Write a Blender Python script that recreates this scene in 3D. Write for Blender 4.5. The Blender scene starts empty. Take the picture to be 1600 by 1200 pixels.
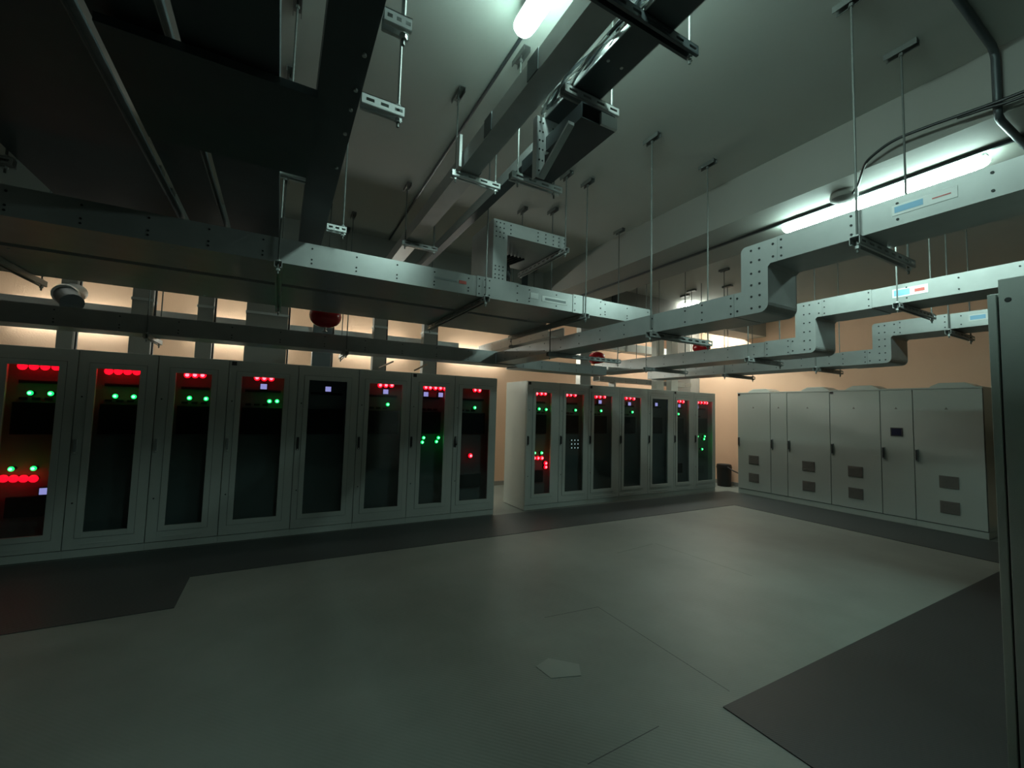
import bpy, bmesh, math, random
from mathutils import Vector, Matrix
random.seed(7)
S = bpy.context.scene
COL = S.collection

# ---------------------------------------------------------------- camera
cam_d = bpy.data.cameras.new('camera'); cam = bpy.data.objects.new('camera', cam_d); COL.objects.link(cam)
cam_d.sensor_fit = 'HORIZONTAL'; cam_d.sensor_width = 36.0; cam_d.lens = 660.99/1600*36.0
cam_d.clip_start = 0.02; cam_d.clip_end = 60
CR, CU, CF = (0.87522, -0.48293, 0.02753), (-0.05533, -0.04341, 0.99752), (0.48054, 0.87458, 0.06471)
cam.matrix_world = Matrix(((CR[0], CU[0], -CF[0], 0), (CR[1], CU[1], -CF[1], 0), (CR[2], CU[2], -CF[2], 1.59), (0, 0, 0, 1)))
S.camera = cam
# ---------------------------------------------------------------- world and exposure
w = bpy.data.worlds.new('world'); S.world = w; w.use_nodes = True
w.node_tree.nodes['Background'].inputs[0].default_value = (0.5, 0.6, 0.58, 1)
w.node_tree.nodes['Background'].inputs[1].default_value = 0.003
S.view_settings.view_transform = 'Standard'; S.view_settings.look = 'None'
S.view_settings.exposure = 0.0; S.view_settings.gamma = 1.0; S.view_settings.use_curve_mapping = False
COOL = (0.68, 1.0, 0.91); WARM = (0.94, 1.0, 0.90)
E_FRONT = 64.0; E_BEAM = 66.0; E_BACK = 50.0; E_BAY = 42.0; E_TOP = 5.0; E_CORNER = 115.0
ZC = 3.75        # ceiling
ZB = 3.35        # underside of the long beam

# ---------------------------------------------------------------- materials
def newmat(name):
    m = bpy.data.materials.new(name); m.use_nodes = True
    return m, m.node_tree.nodes, m.node_tree.links, m.node_tree.nodes['Principled BSDF']
def paint(name, col, rough=0.5, metal=0.0, var=0.12, scale=4.0, bump=0.0, bscale=200.0, spec=0.5):
    m, n, l, b = newmat(name)
    b.inputs['Roughness'].default_value = rough; b.inputs['Metallic'].default_value = metal
    b.inputs['Specular IOR Level'].default_value = spec
    tc = n.new('ShaderNodeTexCoord'); nz = n.new('ShaderNodeTexNoise')
    nz.inputs['Scale'].default_value = scale; nz.inputs['Detail'].default_value = 6
    l.new(tc.outputs['Object'], nz.inputs['Vector'])
    mx = n.new('ShaderNodeMix'); mx.data_type = 'RGBA'
    mx.inputs[6].default_value = tuple(c*(1-var) for c in col)+(1,); mx.inputs[7].default_value = tuple(min(1, c*(1+var)) for c in col)+(1,)
    l.new(nz.outputs['Fac'], mx.inputs[0]); l.new(mx.outputs[2], b.inputs['Base Color'])
    if bump:
        n2 = n.new('ShaderNodeTexNoise'); n2.inputs['Scale'].default_value = bscale
        l.new(tc.outputs['Object'], n2.inputs['Vector'])
        bp = n.new('ShaderNodeBump'); bp.inputs['Strength'].default_value = bump; bp.inputs['Distance'].default_value = 0.01
        l.new(n2.outputs['Fac'], bp.inputs['Height']); l.new(bp.outputs['Normal'], b.inputs['Normal'])
    return m
def emis(name, col, strength):
    m, n, l, b = newmat(name)
    b.inputs['Base Color'].default_value = (*[c*0.5 for c in col], 1)
    b.inputs['Emission Color'].default_value = (*col, 1); b.inputs['Emission Strength'].default_value = strength
    return m
M = {}
M['steel'] = paint('galvanised_steel', (0.40, 0.41, 0.40), 0.38, 0.3, 0.14, 9)
M['bright'] = paint('bright_zinc_steel', (0.62, 0.645, 0.635), 0.35, 0.3, 0.1, 12)
M['dark'] = paint('dark_steel', (0.07, 0.085, 0.09), 0.45, 0.3, 0.2, 6)  # dark fittings, and trays whose shade is put into the colour
M['rod'] = paint('threaded_rod_zinc', (0.17, 0.18, 0.17), 0.45, 0.3, 0.15, 40)
M['hole'] = paint('dark_bolt', (0.012, 0.015, 0.015), 0.6, 0.0, 0.1)
M['cab'] = paint('light_grey_cabinet_paint', (0.47, 0.51, 0.475), 0.42, 0.0, 0.05, 3, 0.15, 400)
M['cabc'] = paint('pale_cabinet_paint', (0.395, 0.43, 0.395), 0.30, 0.0, 0.04, 2, 0.1, 400)
M['gasket'] = paint('dark_seam', (0.03, 0.035, 0.035), 0.6)
M['inside'] = paint('cabinet_interior', (0.26, 0.29, 0.285), 0.5, 0.0, 0.1)
M['device'] = paint('black_device', (0.015, 0.017, 0.02), 0.35, 0.0, 0.2)
M['handle'] = paint('black_handle', (0.03, 0.032, 0.033), 0.35)
M['grille'] = paint('vent_filter', (0.15, 0.14, 0.125), 0.8, 0, 0.1, 30)
M['wall'] = paint('peach_plaster', (0.76, 0.50, 0.345), 0.75, 0, 0.06, 1.2, 0.2, 60)
M['wallg'] = paint('grey_painted_concrete', (0.24, 0.235, 0.215), 0.7, 0, 0.08, 1.0, 0.06, 40)
M['walld'] = paint('dark_unseen_wall', (0.05, 0.055, 0.05), 0.8)  # unseen walls coloured dark to cut bounced light
M['ceil'] = paint('ceiling_paint', (0.49, 0.51, 0.47), 0.8, 0, 0.08, 0.8, 0.05, 40)
M['beam'] = paint('beam_paint', (0.33, 0.325, 0.295), 0.7, 0, 0.06, 1.0, 0.05, 40)
M['red'] = paint('red_extinguisher', (0.40, 0.006, 0.01), 0.2, 0, 0.05)
M['black'] = paint('black_rubber', (0.012, 0.013, 0.014), 0.45)
M['shine'] = paint('silver_cable_sheath', (0.75, 0.77, 0.76), 0.18, 0.8, 0.2, 60)
M['white'] = paint('white_plastic', (0.72, 0.74, 0.71), 0.4)
M['label'] = paint('white_sticker', (0.85, 0.86, 0.84), 0.5)
M['blue'] = paint('blue_print', (0.25, 0.5, 0.72), 0.5)
M['redp'] = paint('red_print', (0.6, 0.12, 0.1), 0.5)
M['wrap'] = paint('brown_wrapping', (0.20, 0.13, 0.09), 0.3, 0.3, 0.5, 30)
M['tubeF'] = emis('cool_tube_glow', COOL, E_FRONT)
M['tubeB'] = emis('cool_tube_glow_beam', COOL, E_BEAM)
M['tubeR'] = emis('white_tube_glow_bay', WARM, E_BAY)
M['tubeT'] = emis('white_tube_glow_top', WARM, E_TOP)
M['tubeC'] = emis('white_tube_glow_corner', WARM, E_CORNER)
M['tubeW'] = emis('white_tube_glow', WARM, E_BACK)
M['ledr'] = emis('red_led_glow', (1.0, 0.0015, 0.008), 7.0)
M['ledc'] = emis('red_led_core', (1.0, 0.06, 0.08), 14.0)
M['ledg'] = emis('green_led_glow', (0.005, 0.8, 0.09), 6.0)
M['ledgc'] = emis('green_led_core', (0.20, 1.0, 0.40), 6.0)
M['ledw'] = emis('white_led_glow', (0.6, 0.85, 0.8), 1.2)
M['disp'] = emis('lilac_display_glow', (0.42, 0.38, 0.85), 1.3)
M['navy'] = paint('navy_display', (0.01, 0.012, 0.04), 0.2)

def glass():
    m, n, l, b = newmat('smoked_door_glass')
    n.remove(b); out = n['Material Output']
    tr = n.new('ShaderNodeBsdfTransparent'); tr.inputs[0].default_value = (0.70, 0.75, 0.75, 1)
    gl = n.new('ShaderNodeBsdfGlossy'); gl.inputs['Roughness'].default_value = 0.06; gl.inputs[0].default_value = (0.9, 0.95, 0.95, 1)
    fr = n.new('ShaderNodeFresnel'); fr.inputs[0].default_value = 1.55
    mx = n.new('ShaderNodeMixShader'); ge = n.new('ShaderNodeNewGeometry'); sb = n.new('ShaderNodeMath'); sb.operation = 'SUBTRACT'; sb.inputs[0].default_value = 1
    l.new(ge.outputs['Backfacing'], sb.inputs[1]); mu = n.new('ShaderNodeMath'); mu.operation = 'MULTIPLY'
    l.new(sb.outputs[0], mu.inputs[0]); l.new(fr.outputs[0], mu.inputs[1]); l.new(mu.outputs[0], mx.inputs[0]); l.new(tr.outputs[0], mx.inputs[1]); l.new(gl.outputs[0], mx.inputs[2])
    l.new(mx.outputs[0], out.inputs[0]); return m
M['glass'] = glass()

def floor_mat(name, col, rough, rib):
    m, n, l, b = newmat(name)
    b.inputs['Roughness'].default_value = rough; b.inputs['Specular IOR Level'].default_value = 0.4
    tc = n.new('ShaderNodeTexCoord')
    nz = n.new('ShaderNodeTexNoise'); nz.inputs['Scale'].default_value = 1.1; nz.inputs['Detail'].default_value = 8; nz.inputs['Roughness'].default_value = 0.6
    l.new(tc.outputs['Object'], nz.inputs['Vector'])
    r = n.new('ShaderNodeValToRGB'); r.color_ramp.elements[0].position = 0.3; r.color_ramp.elements[1].position = 0.75
    r.color_ramp.elements[0].color = (*[c*0.84 for c in col], 1); r.color_ramp.elements[1].color = (*[c*1.14 for c in col], 1)
    l.new(nz.outputs['Fac'], r.inputs[0]); l.new(r.outputs[0], b.inputs['Base Color'])
    wv = n.new('ShaderNodeTexWave'); wv.inputs['Scale'].default_value = rib; wv.bands_direction = 'DIAGONAL'
    l.new(tc.outputs['Object'], wv.inputs['Vector'])
    bp = n.new('ShaderNodeBump'); bp.inputs['Strength'].default_value = 0.25; bp.inputs['Distance'].default_value = 0.002
    l.new(wv.outputs['Fac'], bp.inputs['Height']); l.new(bp.outputs['Normal'], b.inputs['Normal'])
    return m
M['floor'] = floor_mat('grey_vinyl_floor', (0.185, 0.205, 0.185), 0.5, 22)
M['mat_pale'] = floor_mat('paler_rubber_matting', (0.045, 0.054, 0.053), 0.5, 30)  # paler tone of the rubber matting
M['patch'] = paint('worn_patch', (0.235, 0.255, 0.23), 0.6)
M['mat'] = floor_mat('dark_rubber_matting', (0.024, 0.026, 0.027), 0.5, 30)

# ---------------------------------------------------------------- mesh builder
class MB:
    def __init__(s): s.v = []; s.f = []; s.m = []; s.mats = []
    def mi(s, k):
        if k not in s.mats: s.mats.append(k)
        return s.mats.index(k)
    def add(s, vs, fs, k):
        o = len(s.v); s.v += [tuple(v) for v in vs]; i = s.mi(k)
        for f in fs: s.f.append(tuple(a+o for a in f)); s.m.append(i)
    def box(s, x0, x1, y0, y1, z0, z1, k):
        x0, x1 = sorted((x0, x1)); y0, y1 = sorted((y0, y1)); z0, z1 = sorted((z0, z1))
        s.add([(x0, y0, z0), (x1, y0, z0), (x1, y1, z0), (x0, y1, z0), (x0, y0, z1), (x1, y0, z1), (x1, y1, z1), (x0, y1, z1)],
              [(0, 3, 2, 1), (4, 5, 6, 7), (0, 1, 5, 4), (1, 2, 6, 5), (2, 3, 7, 6), (3, 0, 4, 7)], k); return s
    def cyl(s, p, q, r, k, n=12, r2=None):
        p = Vector(p); q = Vector(q); d = (q-p).normalized(); r2 = r if r2 is None else r2
        a = d.orthogonal().normalized(); b = d.cross(a)
        vs = []
        for c, rr in ((p, r), (q, r2)):
            for i in range(n):
                t = 2*math.pi*i/n; vs.append(c+a*math.cos(t)*rr+b*math.sin(t)*rr)
        fs = [(i, (i+1) % n, n+(i+1) % n, n+i) for i in range(n)]+[tuple(range(n))[::-1], tuple(range(n, 2*n))]
        s.add(vs, fs, k); return s
    def prism(s, pts, axis, a, b, k):
        # pts: 2-D outline in the other two axes, extruded along axis from a to b
        n = len(pts); vs = []
        for c in (a, b):
            for (u, v) in pts:
                vs.append({'X': (c, u, v), 'Y': (u, c, v), 'Z': (u, v, c)}[axis])
        fs = [(i, (i+1) % n, n+(i+1) % n, n+i) for i in range(n)]+[tuple(range(n))[::-1], tuple(range(n, 2*n))]
        s.add(vs, fs, k); return s
    def tube(s, pts, r, k, n=8):
        pts = [Vector(p) for p in pts]; rings = []
        ref = Vector((0.13, 0.2, 0.97))
        for i, p in enumerate(pts):
            d = (pts[min(i+1, len(pts)-1)]-pts[max(i-1, 0)]).normalized()
            a = d.cross(ref).normalized(); b = d.cross(a)
            rings.append([p+a*math.cos(2*math.pi*j/n)*r+b*math.sin(2*math.pi*j/n)*r for j in range(n)])
        vs = [v for g in rings for v in g]; fs = []
        for i in range(len(pts)-1):
            for j in range(n): fs.append((i*n+j, i*n+(j+1) % n, (i+1)*n+(j+1) % n, (i+1)*n+j))
        fs += [tuple(range(n))[::-1], tuple(range((len(pts)-1)*n, len(pts)*n))]
        s.add(vs, fs, k); return s
    def lathe(s, c, prof, k, n=28):
        vs = []; fs = []
        for (r, z) in prof:
            for i in range(n):
                t = 2*math.pi*i/n; vs.append((c[0]+r*math.cos(t), c[1]+r*math.sin(t), c[2]+z))
        for a in range(len(prof)-1):
            for i in range(n): fs.append((a*n+i, a*n+(i+1) % n, (a+1)*n+(i+1) % n, (a+1)*n+i))
        s.add(vs, fs, k); return s
    def build(s, name, parent=None, bevel=0, smooth=False, off=None):
        me = bpy.data.meshes.new(name)
        vs = s.v if off is None else [(v[0]-off[0], v[1]-off[1], v[2]-off[2]) for v in s.v]
        me.from_pydata(vs, [], s.f)
        for k in s.mats: me.materials.append(M[k])
        me.polygons.foreach_set('material_index', s.m)
        bm = bmesh.new(); bm.from_mesh(me); bmesh.ops.recalc_face_normals(bm, faces=bm.faces); bm.to_mesh(me); bm.free()
        o = bpy.data.objects.new(name, me); COL.objects.link(o)
        if parent is not None: o.parent = parent
        if bevel:
            b = o.modifiers.new('bevel', 'BEVEL'); b.width = bevel; b.segments = 2; b.limit_method = 'ANGLE'; b.angle_limit = 0.6
        if smooth:
            for p in me.polygons: p.use_smooth = True
            try: me.set_sharp_from_angle(angle=0.7)
            except Exception: pass
        return o
def thing(name, label, cat, loc=(0, 0, 0), group=None, rz=0):
    o = bpy.data.objects.new(name, None); COL.objects.link(o); o.location = loc; o.rotation_euler = (0, 0, rz)
    o.empty_display_size = 0.1
    o['label'] = label; o['category'] = cat
    if group: o['group'] = group
    return o
def tag(o, label, cat, group=None):
    o['label'] = label; o['category'] = cat
    if group: o['group'] = group
    return o
def struct(name, mb, label=None, bevel=0):
    o = mb.build(name, None, bevel); o['kind'] = 'structure'
    if label: o['label'] = label
    return o
class At:
    """parts given in world coordinates under a thing placed at loc"""
    def __init__(s, root): s.r = root; s.l = root.location.copy()
    def __call__(s, name, mb, bevel=0, smooth=False): return mb.build(name, s.r, bevel, smooth, off=s.l)

# ================================================================ room shell
XL, XR, YN, YF = -7.5, 9.4, -6.5, 8.2
struct('floor', MB().box(XL, XR, YN, YF, -0.1, 0, 'floor'), 'grey vinyl floor')
struct('ceiling', MB().box(XL, XR, YN, YF, ZC, ZC+0.15, 'ceil'))
struct('wall_right', MB().box(XR, XR+0.15, YN, YF, 0, ZC, 'wall'), 'peach plastered wall behind the pale cabinets')
struct('wall_far', MB().box(XL, XR+0.15, YF, YF+0.15, 0, ZC, 'wall'), 'peach plastered wall behind the glass door cabinets')
struct('wall_left', MB().box(XL-0.15, XL, YN, YF, 0, ZC, 'walld'))
struct('wall_near', MB().box(XL, XR, YN-0.15, YN, 0, ZC, 'walld'))
struct('trim_1', MB().box(3.5, 4.27, YN, 5.45, ZB, ZC+0.02, 'beam'), 'long downstand beam under the ceiling')
struct('trim_2', MB().box(XL, XR, 5.45, 5.95, 3.40, ZC+0.02, 'beam'), 'cross beam over the cabinet rows')
struct('trim_3', MB().box(9.05, 9.4, 7.15, 7.6, 0, ZC, 'wallg'), 'grey column at the right wall')
struct('baseboard_right', MB().box(9.385, 9.4, YN, 7.15, 0, 0.09, 'wallg'))
struct('baseboard_far', MB().box(XL, 9.4, 8.185, 8.2, 0, 0.09, 'wallg'))

# floor seams and worn patch
sm = MB()
for (a, b) in (((2.4, 2.79), (2.39, 1.62)), ((1.32, 1.59), (1.80, 1.61)), ((3.5, 3.75), (4.15, 3.83)), ((4.2, 3.83), (4.28, 2.65)), ((1.9, 2.83), (2.4, 2.79))):
    d = (Vector(b)-Vector(a)); n = Vector((-d.y, d.x)).normalized()*0.0025
    sm.add([(a[0]-n.x, a[1]-n.y, 0.0006), (b[0]-n.x, b[1]-n.y, 0.0006), (b[0]+n.x, b[1]+n.y, 0.0006), (a[0]+n.x, a[1]+n.y, 0.0006)], [(0, 1, 2, 3)], 'gasket')
o = sm.build('floor_seam'); o['kind'] = 'structure'; o.name = 'trim_4'
def rubber(label, rects, k='mat_pale'):
    mb = MB()
    for r in rects: mb.box(*r, 0.0, 0.005, k)
    tag(mb.build('rubber_mat', None), label, 'mat')
rubber('dark rubber mat running along the left and middle cabinet rows', [(-0.62, 7.37, 4.88, 5.86), (-4.1, -0.62, 4.2, 5.86)])
rubber('dark rubber mat strip in front of the pale right hand cabinets', [(7.37, 8.62, 1.56, 5.86)])
rubber('wide dark rubber mat with a crisp corner, lower right of the floor', [(2.23, 8.62, -2.5, 1.55)], 'mat')

tag(MB().prism([(1.52, 2.18), (1.70, 2.12), (1.76, 2.22), (1.62, 2.36), (1.50, 2.32)], 'Z', 0.0, 0.003, 'patch').build('floor_patch', None, 0.001), 'pale worn patch stuck on the grey floor', 'patch')
# ================================================================ luminaires
def lamp(name_label, x, y0, y1, ztop, glow, alongx=False, r=0.052, group=None):
    # body against the surface above, rounded diffuser below
    cx, cy = (x, (y0+y1)/2); L = y1-y0
    t = thing('batten_light', name_label, 'light', (cx, cy, ztop), group, math.pi/2 if alongx else 0)
    b = MB().box(-0.05, 0.05, -L/2+0.01, L/2-0.01, -0.035, 0, 'white'); b.build('housing', t, 0.006)
    # diffuser: capsule-ended trough
    m = MB(); n = 10; prof = []
    for i in range(n+1):
        a = math.pi*i/n; prof.append((-math.cos(a)*r*1.15, -math.sin(a)*r))
    ys = []
    for j in range(7):
        a = (math.pi/2)*j/6; ys.append((-L/2+0.07*(1-math.sin(a)), max(0.12, math.sin(a)) if j else 0.35))
    ys = [(-L/2, 0.55), (-L/2+0.012, 0.8), (-L/2+0.035, 0.95), (-L/2+0.07, 1), (L/2-0.07, 1), (L/2-0.035, 0.95), (L/2-0.012, 0.8), (L/2, 0.55)]
    vs = []; fs = []
    for (y, s) in ys:
        for (px, pz) in prof: vs.append((px*s, y, -0.033+pz*s))
    K = n+1
    for i in range(len(ys)-1):
        for j in range(n): fs.append((i*K+j, i*K+j+1, (i+1)*K+j+1, (i+1)*K+j))
    fs.append(tuple(range(K))[::-1]); fs.append(tuple(range((len(ys)-1)*K, len(ys)*K)))
    m.add(vs, fs, glow); m.build('diffuser', t, 0, True)
    for sy in (-1, 1):
        MB().box(-0.02, 0.02, sy*(L/2-0.012)-0.012, sy*(L/2-0.012)+0.012, -0.06, -0.03, 'white').build('end_clip', t, 0.003)
    return t
t = lamp('cool white batten lamp hung beside the overhead trays, top of picture', 1.03, 0.62, 1.89, 3.665, 'tubeF')
for sy in (-0.35, 0.35): MB().cyl((0, sy, 0), (0, sy, ZC-3.665), 0.006, 'rod', 8).build('suspension_rod', t)
lamp('cool white batten lamp fixed under the long beam at right', 3.94, 0.84, 2.11, ZB, 'tubeB')
lamp('lamp on the ceiling of the right bay, hidden behind the stepped trunking', 7.2, 4.75, 5.95, ZC, 'tubeR', True)
lamp('lamp behind the middle cabinet row near the far right corner', 8.6, 5.8, 7.0, ZC, 'tubeC', True)
lamp('lamp behind the middle cabinets, left of the other', 4.6, 5.9, 7.1, ZC, 'tubeT', True)
lamp('ceiling lamp over the rear of the left cabinet row, right hand one', 1.0, 5.65, 6.85, ZC, 'tubeT', True)
lamp('ceiling lamp over the rear of the left cabinet row, left hand one', -2.2, 5.65, 6.85, ZC, 'tubeT', True)
for k, (x, lb) in enumerate(((-2.6, 'left end'), (-0.6, 'left of centre'), (1.5, 'right of centre'), (3.6, 'right end'))):  # added lamps brightening the far wall, unseen behind the lower trunking
    t = lamp('added batten lamp, unseen, on the far peach wall, '+lb+' of the four', x, 7.52, 8.72, 2.73, 'tubeW', True)
    t.location = (x, YF, 2.73); t.rotation_euler = (Matrix.Rotation(-math.pi/2, 3, 'X') @ Matrix.Rotation(math.pi/2, 3, 'Z')).to_euler()

# ================================================================ glass-door cabinets
LED = {
'A1' : {'bar': [(-2.241, 1.905, -2.001, 1.915), (-2.292, 0.805, -2.086, 0.794)], 'g': [(-2.169, 1.641), (-2.023, 1.642), (-2.247, 0.895), (-2.093, 0.895)], 'd': [(-2.005, 0.664)]} ,
'A2' : {'bar': [(-1.599, 1.899, -1.37, 1.909)], 'g': [(-1.53, 1.636), (-1.378, 1.636)]} ,
'A3' : {'r': [(-0.926, 1.902), (-0.855, 1.905), (-0.784, 1.908)], 'g': [(-0.892, 1.641), (-0.737, 1.639)]} ,
'A4' : {'r': [(-0.244, 1.912), (-0.169, 1.91), (-0.094, 1.912)], 'g': [(-0.099, 1.633), (-0.017, 1.636)], 'd': [(-0.17, 1.81)]} ,
'A5' : {'d': [(0.56, 1.815)]} ,
'A6' : {'r': [(1.217, 1.901), (1.295, 1.905), (1.374, 1.909)], 'g': [(1.333, 1.639)], 'd': [(1.299, 1.816)]} ,
'A7' : {'r': [(1.863, 1.905), (1.93, 1.905), (2.01, 1.905), (2.085, 1.905), (2.157, 1.905)], 'g': [(1.865, 1.175), (1.848, 1.111), (2.087, 1.174), (2.06, 1.118)], 'd': [(1.876, 1.806), (2.101, 1.806)]} ,
'A8' : {'r': [(2.645, 1.905), (2.721, 1.902), (2.607, 0.899)], 'g': [(2.655, 1.632)]} ,
'B1' : {'r': [(3.791, 1.9), (3.88, 1.904), (3.958, 1.907), (3.771, 0.827), (3.846, 0.825), (3.923, 0.823), (4.002, 0.735), (4.003, 0.671)], 'g': [(3.849, 1.645), (3.991, 1.638), (3.781, 0.911), (3.92, 0.908)]} ,
'B2' : {'r': [(4.412, 1.905), (4.495, 1.909), (4.593, 1.91)], 'g': [(4.613, 1.643)], 'w': [(4.541, 1.115), (4.542, 1.049), (4.544, 0.982), (4.61, 1.115), (4.612, 1.048), (4.613, 0.981), (4.68, 1.114), (4.68, 1.047), (4.68, 0.98)]} ,
'B3' : {'r': [(5.072, 1.899), (5.163, 1.902), (5.269, 1.907)], 'g': [(5.198, 1.646)], 'd': [(5.179, 1.809)]} ,
'B4' : {'r': [(5.808, 1.904), (5.907, 1.908), (6.007, 1.9)], 'g': [(5.977, 1.641)], 'd': [(5.909, 1.798)]} ,
'B5' : {'d': [(6.634, 1.809)]} ,
'B6' : {'r': [(7.211, 1.893), (7.307, 1.897), (7.405, 1.89)], 'g': [(7.269, 1.631)], 'd': [(7.307, 1.804)]} ,
'B7' : {'r': [(7.868, 1.89), (7.972, 1.893), (8.077, 1.893), (8.16, 1.89)], 'g': [(7.867, 1.168), (8.096, 1.167), (7.846, 1.114), (8.074, 1.109), (8.011, 0.895)], 'd': [(7.868, 1.794)]} ,
}
def glass_cabinet(key, x0, x1, g0, g1, yf, label, handle='black', badge=False, deep=0.72):
    W = x1-x0; H = 2.10; P = 0.085
    t = thing('server_cabinet', label, 'cabinet', ((x0+x1)/2, yf+deep/2, 0), 'glass door cabinets, left row' if key[0] == 'A' else 'glass door cabinets, middle row')
    A = At(t)
    A('plinth', MB().box(x0, x1, yf+0.012, yf+deep, 0.006, P, 'cab'), 0.003)
    # carcass: open-front box
    b = MB(); T = 0.02; fy = yf+0.028
    b.box(x0, x0+T, fy, yf+deep, P, H, 'cab'); b.box(x1-T, x1, fy, yf+deep, P, H, 'cab')
    b.box(x0+T, x1-T, fy, yf+deep, P, P+T, 'cab'); b.box(x0+T, x1-T, fy, yf+deep, H-T, H, 'cab')
    b.box(x0+T, x1-T, yf+deep-T, yf+deep, P+T, H-T, 'cab')
    A('carcass', b, 0.002)
    # inner swing frame with mounting plates
    ip = yf+0.17
    b = MB().box(x0+T+.001, x1-T-.001, ip, ip+0.01, P+T+.001, H-T-.001, 'inside')
    A('mounting_plate', b)
    def dev(*q): A('device_block', MB().box(*q, 'device'), 0.004)
    dev(g0+0.01, g1-0.01, ip-0.05, ip-0.001, 1.23, 1.55)
    dev(g0+0.03, g1-0.03, ip-0.03, ip-0.001, 1.74, 1.77)
    if key in ('A8', 'A1', 'B1', 'B6'): dev(g0+0.03, g1-0.05, ip-0.05, ip-0.001, 0.42, 0.62)
    if key not in ('A5', 'B5'):
        for i in range(3): dev(g0+0.04+i*0.09, g0+0.10+i*0.09, ip-0.02, ip-0.001, 1.575, 1.60)
    # door
    d = MB(); dy0, dy1 = yf, yf+0.026; s = 0.004; z0, z1 = P+0.006, H-0.006; gz0, gz1 = 0.255, 1.915
    X0, X1 = x0+s, x1-s
    d.box(X0, g0, dy0, dy1, z0, z1, 'cab'); d.box(g1, X1, dy0, dy1, z0, z1, 'cab')
    d.box(g0, g1, dy0, dy1, z0, gz0, 'cab'); d.box(g0, g1, dy0, dy1, gz1, z1, 'cab')
    m_ = 0.055  # raised glazing frame
    for q in ((g0-m_, g0, gz0-m_, gz1+m_), (g1, g1+m_, gz0-m_, gz1+m_), (g0, g1, gz0-m_, gz0), (g0, g1, gz1, gz1+m_)):
        d.box(q[0], q[1], dy0-0.007, dy0, q[2], q[3], 'cab')
    e = 0.003
    for q in ((g0-m_-e, g0-m_, gz0-m_-e, gz1+m_+e), (g1+m_, g1+m_+e, gz0-m_-e, gz1+m_+e), (g0-m_, g1+m_, gz0-m_-e, gz0-m_), (g0-m_, g1+m_, gz1+m_, gz1+m_+e)):
        d.box(q[0], q[1], dy0-0.0015, dy0, q[2], q[3], 'gasket')
    # embossed bars above and below the glass
    d.box(g0-0.02, g1+0.02, dy0-0.003, dy0, H-0.075, H-0.062, 'cab'); d.box(g0-0.02, g1+0.02, dy0-0.003, dy0, P+0.045, P+0.06, 'cab')
    for z in (1.62, 0.55): d.cyl((X0+0.045, dy0-0.004, z), (X0+0.045, dy0, z), 0.008, 'gasket', 10)
    dr = A('door', d, 0.0015)
    def child(name, mb, bev=0, sm=False):
        o = mb.build(name, dr, bev, sm, off=t.location); return o
    child('door_glass', MB().box(g0, g1, dy0+0.008, dy0+0.012, gz0, gz1, 'glass'))
    hx = X0+0.030
    h = MB().box(hx-0.014, hx+0.014, dy0-0.006, dy0, 1.04, 1.20, 'gasket' if handle != 'grey' else 'cab')
    if handle == 'open':
        h.prism([(dy0-0.006, 1.06), (dy0-0.05, 1.075), (dy0-0.055, 1.10), (dy0-0.02, 1.185), (dy0-0.006, 1.19)], 'X', hx-0.011, hx+0.011, 'handle')
    else:
        h.box(hx-0.011, hx+0.011, dy0-0.024, dy0-0.006, 1.065, 1.19, 'handle' if handle == 'black' else 'inside')
        h.cyl((hx, dy0-0.012, 1.05), (hx, dy0-0.006, 1.05), 0.008, 'bright', 10)
    child('handle', h, 0.003)
    if badge: child('badge', MB().box(X0+0.02, X0+0.07, dy0-0.004, dy0, H-0.062, H-0.016, 'black'), 0.002)
    # indicators on the mounting plane, seen through the glass
    L = LED[key]; ly = yf+0.10
    def dome(m, x, y, z, r, glow, core):
        for a, b_ in ((0, 30), (30, 55), (55, 78)):
            ra, rb = r*math.cos(math.radians(a)), r*math.cos(math.radians(b_)); ya, yb = y-r*0.8*math.sin(math.radians(a)), y-r*0.8*math.sin(math.radians(b_))
            m.cyl((x, ya, z), (x, yb, z), ra, core if (core and a == 55) else glow, 14, rb)
    def led(nm, x, z, r, glow, core, face):
        m = MB().cyl((x, ip-0.001, z), (x, ly+0.012, z), r*0.9, 'device', 12)
        dome(m, x, ly+0.012, z, r, glow, core)
        o = A(nm, m)
    for (x, z) in L.get('r', []): led('red_indicator_lamp', x, z, 0.034, 'ledr', 'ledc', 0)
    for (x, z) in L.get('g', []): led('green_indicator_lamp', x, z, 0.024, 'ledg', 'ledgc', 0)
    for (x, z) in L.get('w', []): led('white_indicator_lamp', x, z, 0.010, 'ledw', None, 0)
    for q in L.get('bar', []):
        m = MB(); n = 4
        for i in range(n):
            f = i/(n-1); x = q[0]+(q[2]-q[0])*f; z = q[1]+(q[3]-q[1])*f
            m.cyl((x, ip-0.001, z), (x, ly+0.012, z), 0.026, 'device', 12); dome(m, x, ly+0.012, z, 0.037, 'ledr', None)
        A('red_indicator_bar', m)
    for (x, z) in L.get('d', []):
        A('display', MB().box(x-0.042, x+0.042, ly+0.02, ip-0.001, z-0.04, z+0.04, 'device').box(x-0.034, x+0.034, ly+0.017, ly+0.02, z-0.032, z+0.032, 'disp'))
    return t
YA = 5.89
glass_cabinet('A1', -2.45, -1.805, -2.30, -1.942, YA, 'leftmost glass door cabinet at picture edge with low red and green lights', 'grey', True)
glass_cabinet('A2', -1.805, -1.168, -1.662, -1.315, YA, 'second cabinet of left row, long red bar over two green lamps', 'grey')
glass_cabinet('A3', -1.168, -0.525, -1.009, -0.683, YA, 'third cabinet of left row, red glow above two equal green lamps, no display', 'grey')
glass_cabinet('A4', -0.525, 0.20, -0.391, 0.048, YA, 'fourth cabinet of left row, lilac display under red lamps and two close green lamps', 'grey', True)
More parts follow.
